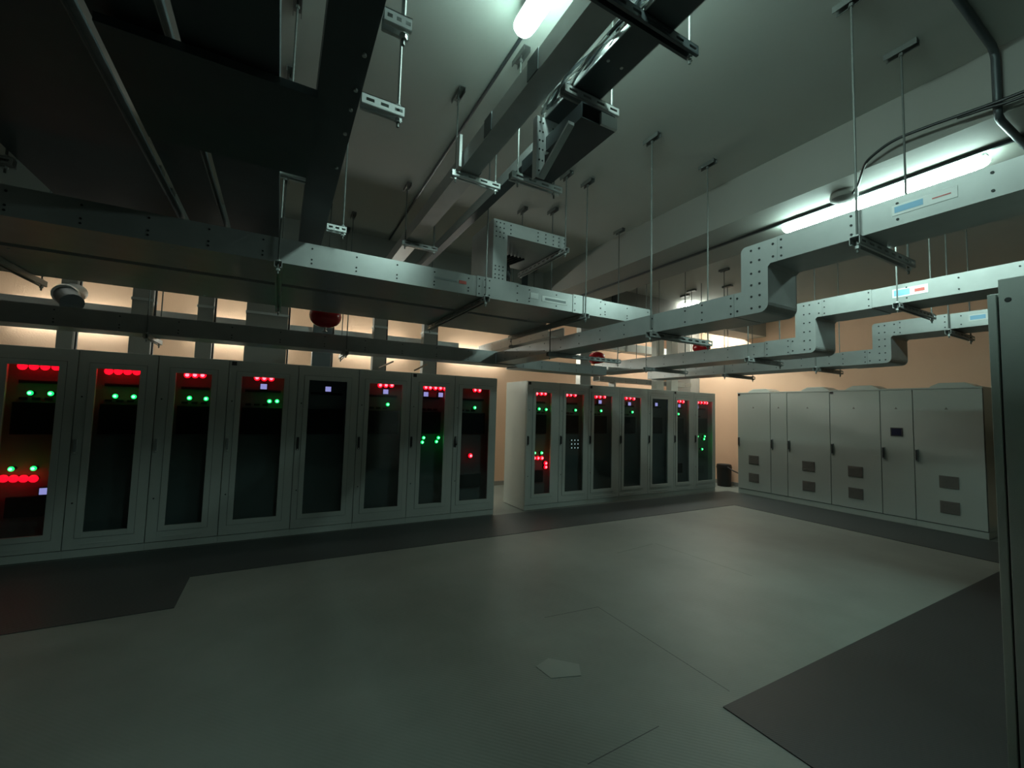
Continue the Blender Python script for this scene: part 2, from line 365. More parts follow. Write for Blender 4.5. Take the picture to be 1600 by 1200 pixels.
glass_cabinet('A5', 0.20, 0.92, 0.326, 0.774, YA, 'fifth cabinet of left row with only one lilac display lit', 'black')
glass_cabinet('A6', 0.92, 1.62, 1.057, 1.497, YA, 'sixth cabinet of left row, three red lamps, display and one green lamp', 'black')
glass_cabinet('A7', 1.62, 2.275, 1.789, 2.126, YA, 'narrow glass cabinet of left row with two displays and four green lamps', 'black', True)
glass_cabinet('A8', 2.275, 2.975, 2.398, 2.846, YA, 'right end cabinet of left row with raised door handle and low red lamp', 'open')
YB = 5.92
glass_cabinet('B1', 3.54, 4.19, 3.712, 4.017, YB, 'left end cabinet of middle row with cluster of low red lamps', 'black', True)
glass_cabinet('B2', 4.19, 4.82, 4.321, 4.652+.05, YB, 'second cabinet of middle row with grid of tiny white lights', 'black')
glass_cabinet('B3', 4.82, 5.545, 4.939, 5.359, YB, 'third cabinet of middle row, black badge at its top left corner', 'black', True)
glass_cabinet('B4', 5.545, 6.273, 5.657, 6.084, YB, 'fourth cabinet of middle row, red lamps and display, left of the unlit one', 'black')
glass_cabinet('B5', 6.273, 6.993, 6.393, 6.823, YB, 'fifth cabinet of middle row with only one lilac display lit', 'black')
glass_cabinet('B6', 6.993, 7.615, 7.102, 7.455, YB, 'sixth cabinet of middle row, very narrow glass with red lamps and display', 'black', True)
glass_cabinet('B7', 7.615, 8.30, 7.73, 8.20, YB, 'right end cabinet of middle row with five green lamps halfway down', 'black')

# ================================================================ pale closed cabinets at the right wall
def pale_cabinet(y0, y1, label, vents=True, hood=None, disp=False, badge=False):
    XF = 8.65; XBk = 9.34; H = 2.125; P = 0.10
    t = thing('power_cabinet', label, 'cabinet', ((XF+XBk)/2, (y0+y1)/2, 0), 'pale closed cabinets along the right wall'); A = At(t)
    A('plinth', MB().box(XF+0.01, XBk, y0, y1, 0.006, P, 'cabc'), 0.003)
    A('carcass', MB().box(XF+0.026, XBk, y0, y1, P, H, 'cabc').box(XF+0.022, XF+0.026, y0, y1, P, H-0.03, 'gasket').box(XF-0.004, XF+0.026, y0, y1, H-0.022, H, 'cabc'), 0.002)
    d = MB().box(XF, XF+0.022, y0+0.005, y1-0.005, P+0.012, H-0.027, 'cabc')
    yc = (y0+y1)/2
    d.add([(XF-0.001, yc+0.02, 1.795), (XF-0.001, yc-0.02, 1.795), (XF-0.001, yc, 1.83)], [(0, 1, 2)], 'grille')
    dr = A('door', d, 0.002)
    hy = y1-0.032
    MB().box(XF-0.022, XF, hy-0.018, hy+0.018, 0.99, 1.18, 'inside').box(XF-0.03, XF-0.022, hy-0.011, hy+0.011, 1.01, 1.17, 'handle').build('handle', dr, 0.004, off=t.location)
    if badge: MB().box(XF-0.006, XF, y1-0.06, y1-0.01, H-0.065, H-0.025, 'black').build('badge', dr, 0.002, off=t.location)
    if vents:
        yv = y0+(y1-y0)*0.5
        for z in (0.365, 0.73):
            g = MB().box(XF-0.008, XF, yv-0.105, yv+0.105, z-0.09, z+0.09, 'grille')
            for i in range(9): g.box(XF-0.012, XF-0.008, yv-0.095, yv+0.095, z-0.08+i*0.019, z-0.073+i*0.019, 'grille')
            g.build('vent_grille', dr, 0.002, off=t.location)
    if disp:
        MB().box(XF-0.012, XF, yc-0.075, yc+0.075, 1.365, 1.50, 'black').box(XF-0.014, XF-0.012, yc-0.06, yc+0.06, 1.38, 1.485, 'navy').build('display', dr, 0.002, off=t.location)
    if hood:
        a, b = hood
        A('roof_fan_hood', MB().prism([(a, H), (b, H), (b-0.03, H+0.03), (b-0.12, H+0.075), (a+0.12, H+0.075), (a+0.03, H+0.03)], 'X', 8.78, 9.18, 'cabc'), 0.008)
    return t
pale_cabinet(4.95, 5.64, 'pale cabinet at far end of right wall row, beside the corner gap', True, (5.0, 5.5), badge=True)
pale_cabinet(4.63, 4.95, 'narrowest pale cabinet of right row with no vent grilles or display', False)
pale_cabinet(3.90, 4.63, 'pale vented cabinet between the narrowest one and the badged middle one', True, (3.95, 4.45))
pale_cabinet(3.175, 3.90, 'pale vented cabinet with black badge in the middle of right row', True, (3.22, 3.72), badge=True)
pale_cabinet(2.765, 3.175, 'pale cabinet with small dark blue display and no vents', False, None, True)
pale_cabinet(2.01, 2.765, 'largest looking pale cabinet at near end of right row', True, (2.1, 2.62))

# near cabinet at the picture's right edge
t = thing('server_cabinet', 'tall grey cabinet close to camera, cut off by right picture edge', 'cabinet', (2.68, 0.1, 0)); A = At(t)
A('plinth', MB().box(2.37, 3.04, -0.21, 0.51, 0.006, 0.1, 'cab'), 0.003)
A('carcass', MB().box(2.355, 3.04, -0.21, 0.52, 0.1, 2.085, 'cab').box(2.333, 2.355, 0.497, 0.52, 0.1, 2.08, 'cab').box(2.352, 2.356, -0.2, 0.497, 0.1, 2.07, 'gasket'), 0.002)
dr = A('door', MB().box(2.325, 2.350, -0.20, 0.489, 0.11, 2.13, 'cab').cyl((2.3235, 0.466, 2.05), (2.326, 0.466, 2.05), 0.009, 'gasket', 14), 0.006)
MB().box(2.30, 2.325, -0.17, -0.14, 0.98, 1.16, 'handle').build('handle', dr, 0.003, off=t.location)

# ================================================================ trunking
def dots_x(mb, x, pts, r=0.006, k='hole'):      # dark bolts on a face looking to -X
    for (y, z) in pts: mb.cyl((x-0.0025, y, z), (x, y, z), r, k, 8)
def dots_y(mb, y, pts, r=0.006, k='hole'):
    for (x, z) in pts: mb.cyl((x, y-0.0025, z), (x, y, z), r, k, 8)
def frange(a, b, s):
    r = []; 
    while a <= b: r.append(a); a += s
    return r
def tray_y(name, x0, x1, y0, y1, z0, z1, parent_at, mat='steel', step=0.3, pat='side', open_top=True):
    g = 0.005; b = MB()
    b.box(x0, x1, y0, y1, z0, z0+g, mat); b.box(x0, x0+g, y0, y1, z0+g, z1, mat); b.box(x1-g, x1, y0, y1, z0+g, z1, mat)
    if open_top:
        b.box(x0+g, x0+0.03, y0, y1, z1-g, z1, mat); b.box(x1-0.03, x1-g, y0, y1, z1-g, z1, mat)
    else: b.box(x0+g, x1-g, y0, y1, z1-g, z1, mat)
    if step:
        h = z1-z0
        dots_x(b, x0, [(y, z0+h*f) for y in frange(y0+0.12, y1-0.05, step) for f in (0.22, 0.38 if pat == 'low' else 0.78)])
    return parent_at(name, b)
def tray_x(name, x0, x1, y0, y1, z0, z1, parent_at, mat='steel', step=0.3, open_top=True, bolts=False):
    g = 0.005; b = MB()
    b.box(x0, x1, y0, y1, z0, z0+g, mat); b.box(x0, x1, y0, y0+g, z0+g, z1, mat); b.box(x0, x1, y1-g, y1, z0+g, z1, mat)
    if open_top:
        b.box(x0, x1, y0+g, y0+0.03, z1-g, z1, mat); b.box(x0, x1, y1-0.03, y1-g, z1-g, z1, mat)
    else: b.box(x0, x1, y0+g, y1-g, z1-g, z1, mat)
    if step:
        h = z1-z0
        dots_y(b, y0, [(x, z0+h*f) for x in frange(x0+0.1, x1-0.05, step) for f in (0.18, 0.34, 0.80)])
    if bolts:
        for x in frange(x0+0.3, x1, 0.9):
            for yy in (y0+0.06, y1-0.06): b.cyl((x, yy, z0-0.006), (x, yy, z0), 0.008, 'bright', 8)
    return parent_at(name, b)

def stepped(label, x, wd, yo, yi, zl0, zl1, zu0, zu1, yfar, ynear, stick=True):
    """trunking along Y: low part y>yo, riser plates between yi and yo, high part y<yi"""
    t = thing('stepped_cable_trunking', label, 'cable trunking', (x, yi, zl0), 'stepped trunking runs'); A = At(t)
    tray_y('lower_run', x, x+wd, yo+0.0, yfar, zl0, zl1, A)
    tray_y('upper_run', x, x+wd, ynear, yi+0.0, zu0, zu1, A)
    # riser bend: two side plates with rounded corners, closed by a curved outer and inner skin
    def outline(e):
        r = 0.05; P = []
        # start lower-left (far side bottom) -> near bottom rounded -> up -> near top ... outline in (y, z)
        P.append((yo+0.05, zl0-e)); 
        for i in range(6):
            a = math.pi/2*i/5; P.append((yi-0.0+r-e-r*math.sin(a), zl0-e+r-r*math.cos(a)))
        P.append((yi-e, zu0-0.02)); P.append((yi-0.02, zu0-e)); P.append((yi-0.06, zu0-e)); P.append((yi-0.06, zu1+e))
        for i in range(5):
            a = math.pi/2*i/4; P.append((yo+e-0.03+0.03*math.sin(a), zu1+e-0.03+0.03*math.cos(a)))
        P.append((yo+e, zl1+e)); P.append((yo+0.05, zl1+e))
        return P
    b = MB()
    b.prism(outline(0.004), 'X', x-0.003, x+0.001, 'steel')
    b2 = MB().prism(outline(0.004), 'X', x+wd-0.001, x+wd+0.003, 'steel')
    hh = zu1-zl0; pts = []
    for i in range(6):
        z = zl0+0.03+i*(hh-0.06)/5
        pts += [(yi+0.045, z), (yi+0.095, z)]
    pts += [(yo+0.03, zl0+0.03), (yo+0.03, zl1-0.03), (yi-0.035, zu0+0.03), (yi-0.035, zu1-0.03)]
    dots_x(b, x-0.003, pts, 0.007)
    A('bend_side_plate', b); A('bend_side_plate', b2)
    ins = MB()
    def skin(pts, th=0.003):
        for (a, c) in zip(pts[:-1], pts[1:]):
            d = Vector((c[0]-a[0], c[1]-a[1])); 
            if d.length < 1e-6: continue
            n = Vector((-d.y, d.x)).normalized()*th
            ins.prism([a, c, (c[0]+n.x, c[1]+n.y), (a[0]+n.x, a[1]+n.y)], 'X', x+0.001, x+wd-0.001, 'steel')
    ol = outline(0.0)
    skin(ol[0:10])            # near and under side
    skin(ol[11:18])           # far and top side
    A('bend_cover', ins)
    # joint plates
    for (ya, yb, za, zb) in ((yi-0.44, yi-0.062, zu0, zu1), (yo+0.052, yo+0.30, zl0, zl1)):
        j = MB(); j.box(x-0.005, x-0.0005, ya, yb, za-0.004, zb+0.004, 'steel'); j.box(x-0.004, x+wd+0.004, ya, yb, za-0.005, za-0.0005, 'steel')
        dots_x(j, x-0.005, [(y_, z_) for y_ in (ya+0.02, yb-0.02) for z_ in (za+0.02, (za+zb)/2, zb-0.02)], 0.006)
        A('joint_plate', j)
    if stick:
        s = MB(); yc = yi-0.58
        s.box(x-0.002, x-0.0005, yc-0.22, yc, zu0+0.05, zu1-0.035, 'label'); s.box(x-0.003, x-0.002, yc-0.11, yc-0.01, zu0+0.062, zu1-0.045, 'blue')
        s.box(x-0.003, x-0.002, yc-0.20, yc-0.14, zu0+0.072, zu1-0.058, 'redp')
        A('sticker', s)
    return t
stepped('nearest stepped trunking, its double bend close to the beam lamp', 2.47, 0.30, 1.575, 1.42, 2.22, 2.36, 2.50, 2.635, 4.95, -2.6)
stepped('middle stepped trunking, its bend in front of the brown wall', 4.40, 0.36, 2.26, 2.09, 2.23, 2.385, 2.56, 2.715, 5.28, -2.6)
stepped('farthest stepped trunking, its bend above the pale cabinets', 5.60, 0.40, 2.10, 1.95, 2.215, 2.365, 2.495, 2.64, 5.3, -2.6)

def hanger(label, axis, c, a, b, z, name='trapeze_hanger', top=ZC, ov=0.03, drop=True, mat='steel', rods=(1, 1), group='trapeze hangers'):
    """slotted channel along axis at constant other coordinate c from a to b, threaded rods to the ceiling"""
    mid = (a+b)/2
    loc = (mid, c, z) if axis == 'X' else (c, mid, z)
    t = thing(name, label, 'hanger', loc, group); A = At(t)
    w_ = 0.022; h_ = 0.042; ch = MB()
    def bx(u0, u1, v0, v1, z0, z1, k):
        if axis == 'X': ch.box(u0, u1, c+v0, c+v1, z0, z1, k)
        else: ch.box(c+v0, c+v1, u0, u1, z0, z1, k)
    # slotted front: solid web pieces between slots
    n = max(3, int((b-a)/0.075)); st = (b-a)/n
    for i in range(n):
        u = a+i*st
        bx(u, u+st*0.30, -w_, -w_+0.003, z, z+h_, mat); bx(u+st*0.86, u+st, -w_, -w_+0.003, z, z+h_, mat)
        bx(u+st*0.30, u+st*0.86, -w_, -w_+0.003, z, z+h_*0.36, mat); bx(u+st*0.30, u+st*0.86, -w_, -w_+0.003, z+h_*0.66, z+h_, mat)
    bx(a, b, -w_, w_, z+h_-0.003, z+h_, mat); bx(a, b, w_-0.003, w_, z, z+h_-0.003, mat)
    bx(a, b, -w_, -w_+0.012, z-0.0005, z+0.0025, mat); bx(a, b, w_-0.012, w_, z-0.0005, z+0.0025, mat)
    A('channel', ch)
    for e, on in ((a+ov, rods[0]), (b-ov, rods[1])):
        if not on: continue
        p = (e, c) if axis == 'X' else (c, e)
        A('threaded_rod', MB().cyl((p[0], p[1], z-0.035), (p[0], p[1], top), 0.0055, 'rod', 8))
        A('nut', MB().cyl((p[0], p[1], z-0.016), (p[0], p[1], z-0.002), 0.012, 'bright', 6)); A('nut', MB().cyl((p[0], p[1], z+h_), (p[0], p[1], z+h_+0.012), 0.012, 'bright', 6))
        f = MB().box(p[0]-0.022, p[0]+0.022, p[1]-0.075, p[1]+0.075, top-0.005, top, 'rod')
        f.box(p[0]-0.022, p[0]-0.018, p[1]-0.075, p[1]+0.075, top-0.034, top-0.005, 'rod').box(p[0]+0.018, p[0]+0.022, p[1]-0.075, p[1]+0.075, top-0.034, top-0.005, 'rod')
        f.cyl((p[0], p[1], top-0.05), (p[0], p[1], top-0.034), 0.012, 'rod', 6)
        A('ceiling_bracket', f)
    return t
H_ = hanger
H_('channel hanger under the raised end of the nearest stepped trunking', 'X', 0.97, 2.42, 3.07, 2.45)
H_('channel hanger under the lowered part of the nearest stepped trunking, first past its bend', 'X', 2.27, 2.40, 3.12, 2.175)
H_('second channel hanger past the bend of the nearest stepped trunking', 'X', 3.66, 2.42, 3.42, 2.175)
H_('channel hanger under the raised end of the middle stepped trunking', 'X', 1.47, 4.34, 5.10, 2.515)
H_('channel hanger under the middle stepped trunking just past its bend', 'X', 2.70, 4.30, 4.95, 2.185)
H_('farther channel hanger under the lowered middle stepped trunking', 'X', 4.05, 4.22, 5.05, 2.185)
H_('channel hanger under the raised end of the farthest stepped trunking', 'X', 1.50, 5.55, 6.20, 2.442)
H_('channel hanger under the farthest trunking just past its bend', 'X', 2.65, 5.55, 6.18, 2.17)
H_('farther channel hanger under the lowered farthest trunking, above the first pale cabinet', 'X', 3.83, 5.55, 6.28, 2.17)

# --- wide trays running across the picture (along X)
t = thing('cable_trunking', 'wide trunking crossing overhead, its bright bolted side facing the camera', 'cable trunking', (0.8, 3.3, 2.5)); A = At(t)
tray_x('front_tray', -3.6, 3.28, 3.05, 3.58, 2.50, 2.66, A, 'steel', 0.28, True, True)
for (a, b) in ((1.33, 1.42), (1.42, 1.72), (2.28, 2.62)):
    j = MB(); j.box(a, b, 3.045, 3.0495, 2.497, 2.664, 'steel'); dots_y(j, 3.045, [(x_, 2.5+z_) for x_ in (a+0.02, b-0.02) for z_ in (0.02, 0.08, 0.14)], 0.006)
    A('joint_plate', j)
A('sticker', MB().box(1.83, 1.91, 3.047, 3.0495, 2.56, 2.61, 'label'))
A('sticker', MB().box(1.95, 2.22, 3.047, 3.0495, 2.55, 2.60, 'label').box(1.98, 2.20, 3.0455, 3.047, 2.565, 2.585, 'inside'))
A('sticker', MB().box(0.98, 1.16, 3.047, 3.0495, 2.58, 2.595, 'inside'))
A('sticker', MB().box(1.18, 1.24, 3.047, 3.0495, 2.575, 2.60, 'redp'))
t = thing('cable_trunking', 'dark rear trunking directly behind the wide overhead one', 'cable trunking', (0.8, 4.0, 2.5)); A = At(t)
tray_x('rear_tray', -3.6, 2.40, 3.66, 4.42, 2.50, 2.62, A, 'steel', 0, True, True)
t = thing('cable_trunking', 'lower trunking running along above the left cabinet row', 'cable trunking', (0.3, 5.1, 2.2)); A = At(t)
tray_x('long_run', -3.9, 2.78, 4.96, 5.28, 2.205, 2.375, A, 'steel', 0.42)
tray_x('end_run', 2.80, 4.38, 4.97, 5.27, 2.18, 2.315, A, 'steel', 0.3)
t = thing('cable_trunking', 'far trunking near the peach wall, behind the left cabinet row', 'cable trunking', (-0.5, 6.7, 2.6)); A = At(t)
tray_x('long_run', -3.9, 2.6, 6.62, 6.9, 2.60, 2.71, A, 'steel', 0)
H_('channel hanger across the lower trunking above the second left cabinet', 'Y', -1.08, 4.90, 5.42, 2.16)
H_('channel hanger across the lower trunking above the fifth left cabinet', 'Y', 0.62, 4.90, 5.42, 2.16)
H_('channel hanger across the wide overhead trunking at its first joint plate', 'Y', 1.402, 3.00, 4.48, 2.455)
H_('channel hanger across the wide overhead trunking near its right end', 'Y', 2.41, 3.00, 4.48, 2.455)
H_('channel hanger across the wide overhead trunking at its shaded left part', 'Y', -0.05, 3.00, 4.48, 2.455)
H_('channel hanger across the wide overhead trunking at the left picture edge', 'Y', -1.65, 3.0, 4.6, 2.455)
t = thing('cable_trunking', 'short trunking above the cabinet gap, its side lit warm', 'cable trunking', (3.0, 5.4, 2.5)); A = At(t)
tray_y('run', 2.95, 3.2, 4.45, 6.6, 2.55, 2.69, A, 'steel', 0.3)
H_('channel hanger carrying the short trunking above the cabinet gap', 'X', 5.35, 2.88, 3.30, 2.505)

# riser loop standing on the wide trunking
t = thing('cable_riser', 'square loop of bolted trunking rising from the wide overhead trunking to the ceiling', 'cable trunking', (1.7, 3.3, 2.66)); A = At(t)
b = MB(); x0, x1 = 1.47, 1.60
b.box(x0, x1, 3.06, 3.065, 2.662, 3.175, 'steel'); b.box(x0, x0+0.005, 3.065, 3.50, 2.662, 3.175, 'steel'); b.box(x0, x1, 3.50, 3.505, 2.662, 3.175, 'steel')
dots_y(b, 3.06, [(x_, z_) for x_ in (1.495, 1.53, 1.565) for z_ in (2.68, 2.71, 2.75, 2.78, 3.03, 3.07, 3.11, 3.15)], 0.006)
A('upright', b)
b = MB(); b.box(x1, 2.20, 3.06, 3.065, 3.06, 3.175, 'steel'); b.box(x1, 2.20, 3.065, 3.75, 3.06, 3.065, 'steel'); b.box(x1, 2.20, 3.75, 3.755, 3.06, 3.175, 'steel'); b.box(2.195, 2.2, 3.065, 3.75, 3.065, 3.175, 'steel')
dots_y(b, 3.06, [(x_, z_) for x_ in (1.63, 1.90, 1.98, 2.06, 2.12, 2.18) for z_ in (3.08, 3.115, 3.15)], 0.006)
A('top_run', b)
cb = MB()
for i in range(7): cb.tube([(1.62+i*0.03, 3.2+0.03*i, 2.67), (1.62+i*0.03, 3.2+.03*i, 2.85), (1.66+i*0.03, 3.3+0.03*i, 2.98), (1.75+i*0.04, 3.45, 3.055)], 0.011, 'black')
A('cable_bundle', cb)
H_('channel hanger holding up the right end of the bolted riser loop', 'Y', 2.17, 3.0, 3.85, 3.015)

# --- overhead trays along Y at ceiling height
t = thing('cable_trunking', 'narrow overhead trunking beside the ceiling lamp', 'cable trunking', (1.05, 1.5, 3.2)); A = At(t)
tray_y('run', 0.985, 1.115, -2.6, 5.3, 3.20, 3.31, A, 'steel', 0)
for y in (1.10, 1.62, 2.12): A('clamp_shade', MB().box(0.981, 0.9845, y, y+0.10, 3.205, 3.315, 'dark'), 0.001)  # thin dark plates: clamps with their shadow shapes put into the colour
H_('bright slotted hanger under the narrow trunking beside the ceiling lamp', 'X', 2.62, 0.93, 1.29, 3.155, mat='bright')
H_('farther bright slotted hanger under the narrow trunking, near the riser loop', 'X', 4.0, 0.95, 1.30, 3.155, mat='bright')
b = thing('angle_bracket', 'upright bright angle standing on the slotted hanger beside the narrow trunking', 'bracket', (0.97, 2.6, 3.2)); A = At(b)
A('upright_plate', MB().box(0.955, 0.975, 2.55, 2.554, 3.198, 3.42, 'bright').box(0.955, 0.958, 2.55, 2.61, 3.198, 3.42, 'bright'), 0.001)
A('support_plate', MB().box(1.12, 1.125, 2.55, 2.61, 3.198, 3.27, 'bright'), 0.001)

t = thing('cable_tray', 'open overhead tray with silver cables showing along its side', 'cable tray', (1.25, 1.5, 3.2)); A = At(t)  # shaded underside and lit left flange put into the steel tones
b = MB().box(1.185, 1.345, -2.6, 1.87, 3.185, 3.19, 'dark').box(1.180, 1.185, -2.6, 1.87, 3.185, 3.215, 'bright').box(1.345, 1.35, -2.6, 1.87, 3.185, 3.215, 'steel')
for y in frange(0.3, 1.8, 0.22):
    for xx in (1.22, 1.30): b.cyl((xx, y, 3.183), (xx, y, 3.186), 0.008, 'bright', 8)
A('tray', b)
b = MB().box(1.30, 1.37, 1.872, 5.2, 3.185, 3.19, 'dark').box(1.30, 1.305, 1.872, 5.2, 3.19, 3.27, 'steel').box(1.365, 1.37, 1.872, 5.2, 3.19, 3.27, 'steel')
A('far_run', b)
cb = MB()
for i in range(5):
    pts = []
    for k in range(30):
        y = 0.2+k*0.057; pts.append((1.150+0.012*i+0.012*math.sin(k*1.1+i*2.0), y, 3.215+0.022*math.sin(k*0.8+i*1.7)+0.02*(i % 2)))
    cb.tube(pts, 0.009, 'shine' if i % 2 == 0 else 'dark', 6)
A('silver_cable', cb, 0, True)
b = thing('angle_bracket', 'bright perforated triangular bracket hanging below the open tray', 'bracket', (1.18, 1.86, 3.0)); A = At(b)
m = MB()
m.box(1.135, 1.185, 1.86, 1.864, 2.84, 3.183, 'bright'); m.box(1.132, 1.135, 1.86, 1.90, 2.84, 3.183, 'bright')
m.prism([(1.185, 3.183), (1.185, 2.98), (1.205, 2.99), (1.31, 3.12), (1.31, 3.183)], 'Y', 1.86, 1.864, 'bright')
dots_y(m, 1.86, [(x_, z_) for x_ in (1.15, 1.17) for z_ in (2.88, 2.94, 3.0, 3.05, 3.10, 3.15)]+[(1.21, 3.06), (1.21, 3.1), (1.235, 3.14), (1.26, 3.16)], 0.005)
A('plate', m)
A('brace', MB().prism([(1.60, 2.985), (1.859, 2.84), (1.859, 2.86), (1.60, 3.0)], 'X', 1.15, 1.185, 'bright'))
t = thing('cable_trunking', 'lower dark trunking stub behind the triangular bracket, open end coloured as lit', 'cable trunking', (1.25, 2.0, 2.98)); A = At(t)
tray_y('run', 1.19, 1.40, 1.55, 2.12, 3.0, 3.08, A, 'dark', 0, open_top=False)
A('end_lip', MB().box(1.30, 1.40, 1.535, 1.549, 3.0, 3.06, 'bright'))  # lit open end put into brighter steel, shade into the dark run
H_('slotted hanger beside the triangular bracket, dark underside', 'X', 1.62, 1.125, 1.47, 3.14, mat='steel', rods=(0, 1))
H_('bright slotted hanger at the near foot of the triangular bracket', 'X', 2.13, 1.12, 1.48, 2.955, mat='bright', ov=0.05)
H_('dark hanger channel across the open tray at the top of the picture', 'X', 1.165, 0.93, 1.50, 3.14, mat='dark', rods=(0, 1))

# --- big tray group, upper left, its shade put into the dark steel colour
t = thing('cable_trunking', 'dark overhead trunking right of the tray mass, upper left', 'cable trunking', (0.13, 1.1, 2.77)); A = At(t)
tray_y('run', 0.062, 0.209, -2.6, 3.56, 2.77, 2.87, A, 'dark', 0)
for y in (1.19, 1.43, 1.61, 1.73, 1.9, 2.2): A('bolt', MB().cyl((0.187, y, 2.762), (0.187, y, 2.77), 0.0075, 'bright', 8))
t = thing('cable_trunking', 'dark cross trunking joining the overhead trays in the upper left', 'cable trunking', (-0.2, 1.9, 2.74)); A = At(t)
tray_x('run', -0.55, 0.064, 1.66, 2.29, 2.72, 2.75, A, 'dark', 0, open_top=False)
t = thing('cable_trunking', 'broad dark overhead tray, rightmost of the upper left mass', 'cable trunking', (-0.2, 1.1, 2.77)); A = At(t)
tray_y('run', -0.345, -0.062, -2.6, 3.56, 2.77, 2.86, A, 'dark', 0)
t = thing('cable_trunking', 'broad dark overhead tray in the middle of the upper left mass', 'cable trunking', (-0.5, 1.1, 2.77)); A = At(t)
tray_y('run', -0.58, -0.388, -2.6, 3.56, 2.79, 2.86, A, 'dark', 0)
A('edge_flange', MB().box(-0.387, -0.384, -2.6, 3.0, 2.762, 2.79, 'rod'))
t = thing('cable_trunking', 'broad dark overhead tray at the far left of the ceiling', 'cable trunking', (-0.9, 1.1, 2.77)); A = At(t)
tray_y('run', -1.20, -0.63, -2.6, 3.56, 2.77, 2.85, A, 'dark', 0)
A('edge_flange', MB().box(-0.627, -0.624, -2.6, 3.0, 2.758, 2.778, 'rod'))
H_('bright slotted hanger end jutting right of the dark overhead trunking, larger one', 'X', 1.64, 0.211, 0.372, 2.735, mat='bright', rods=(0, 1), ov=0.02)
H_('bright slotted hanger end nearest the top, right of the dark overhead trunking', 'X', 1.25, 0.211, 0.293, 2.735, mat='bright', rods=(0, 1), ov=0.02)
H_('bright slotted hanger seen in the gap between the dark overhead trays', 'X', 2.44, -0.058, 0.060, 2.77, mat='bright', rods=(1, 0))
H_('farther bright slotted hanger under the dark overhead trunking', 'X', 2.95, 0.211, 0.33, 2.735, mat='bright', rods=(0, 1), ov=0.02)
H_('hanger in the open corner at the far left below the ceiling', 'X', 3.0, -2.4, -1.22, 2.735)

# --- vertical cable ladders rising behind the rows
def riser(label, xa, xb, y=6.35, z0=2.105, z1=3.39, mat='wallg'):
    t = thing('vertical_cable_duct', label, 'cable duct', ((xa+xb)/2, y, z0), 'vertical ducts rising from the cabinet roofs'); A = At(t)
    A('duct', MB().box(xa, xb, y-0.07, y+0.07, z0, z1, mat), 0.004)
    A('flange', MB().box(xa-0.015, xb+0.015, y-0.085, y+0.085, z0, z0+0.02, 'steel')); A('joint_band', MB().box(xa-0.008, xb+0.008, y-0.078, y+0.078, 2.75, 2.78, 'steel'))
    A('side_cable', MB().cyl((xb+0.015, y-0.03, z0), (xb+0.015, y-0.03, z1), 0.011, 'black', 8))
riser('grey vertical duct above the first seam of the left row', -2.12, -1.99)
riser('grey vertical duct above the second left cabinet', -1.53, -1.34, mat='wallg')
riser('narrow grey vertical duct above the third left cabinet', -0.92, -0.76)
riser('wide brownish vertical duct above the fourth left cabinet', -0.42, 0.05, mat='wallg')
riser('dark vertical duct just right of the wide brownish one', 0.36, 0.60, mat='dark')
riser('grey vertical duct above the sixth left cabinet', 1.15, 1.33)
riser('grey vertical duct above the narrow two display cabinet', 1.89, 2.10)
riser('vertical duct above the second cabinet of the middle row', 4.90, 5.15, mat='steel')
riser('pale vertical duct above the fifth middle cabinet', 6.9, 7.12, mat='white')
riser('pale vertical duct above the sixth middle cabinet', 7.35, 7.55, mat='white')

# round duct elbow at upper left gap
t = thing('duct_elbow', 'round dark duct elbow over the gap at the left picture edge', 'duct', (-2.0, 5.6, 2.5)); A = At(t)
A('elbow', MB().tube([(-1.99, 6.275, 2.75), (-1.93, 6.0, 2.70), (-1.90, 5.75, 2.62), (-1.80, 5.6, 2.52)], 0.09, 'dark', 16), 0, True)
A('collar', MB().tube([(-1.905, 5.78, 2.635), (-1.895, 5.72, 2.612)], 0.10, 'steel', 18), 0, True)

# short props lying on the left cabinets' roofs (angled struts)
for k, (x, y) in enumerate(((1.25, 6.0), (1.75, 6.02))):
    o = MB().tube([(x-0.06, y, 2.14), (x+0.16, y+0.12, 2.26)], 0.012, 'wrap', 4).build('strut')
    tag(o, ('brown angled strut above the sixth left cabinet' if k == 0 else 'brown angled strut near the narrow two display cabinet'), 'strut')

# ================================================================ hanging extinguishers
def ext(x, y, zc, r, label):
    t = thing('hanging_extinguisher', label, 'extinguisher', (x, y, zc), 'hanging red extinguishers'); A = At(t)
    prof = []
    for i in range(13):
        a = math.pi*i/12; prof.append((max(0.0005, r*math.sin(a)**0.8), -r*0.78*math.cos(a)))
    A('canister', MB().lathe((x, y, zc), prof, 'red'), 0, True)
    A('nozzle', MB().cyl((x, y, zc-r*0.78-0.035), (x, y, zc-r*0.76), 0.012, 'bright', 10, 0.018).cyl((x, y, zc-r*0.78-0.04), (x, y, zc-r*0.78-0.034), 0.025, 'bright', 10))
    A('suspension_rod', MB().cyl((x, y, zc+r*0.74), (x, y, ZC), 0.006, 'rod', 8))
    A('gauge', MB().cyl((x+r*0.55, y-r*0.62, zc+r*0.3), (x+r*0.6, y-r*0.72, zc+r*0.3), 0.02, 'bright', 12))
ext(0.38, 4.78, 2.53, 0.155, 'dark red hanging extinguisher over the fifth cabinet of the left row')
ext(4.68, 5.36+0.2, 2.53, 0.14, 'bright red hanging extinguisher seen below the nearest stepped trunking')
ext(5.9, 4.45, 2.70, 0.135, 'red hanging extinguisher partly hidden behind the middle stepped trunking')

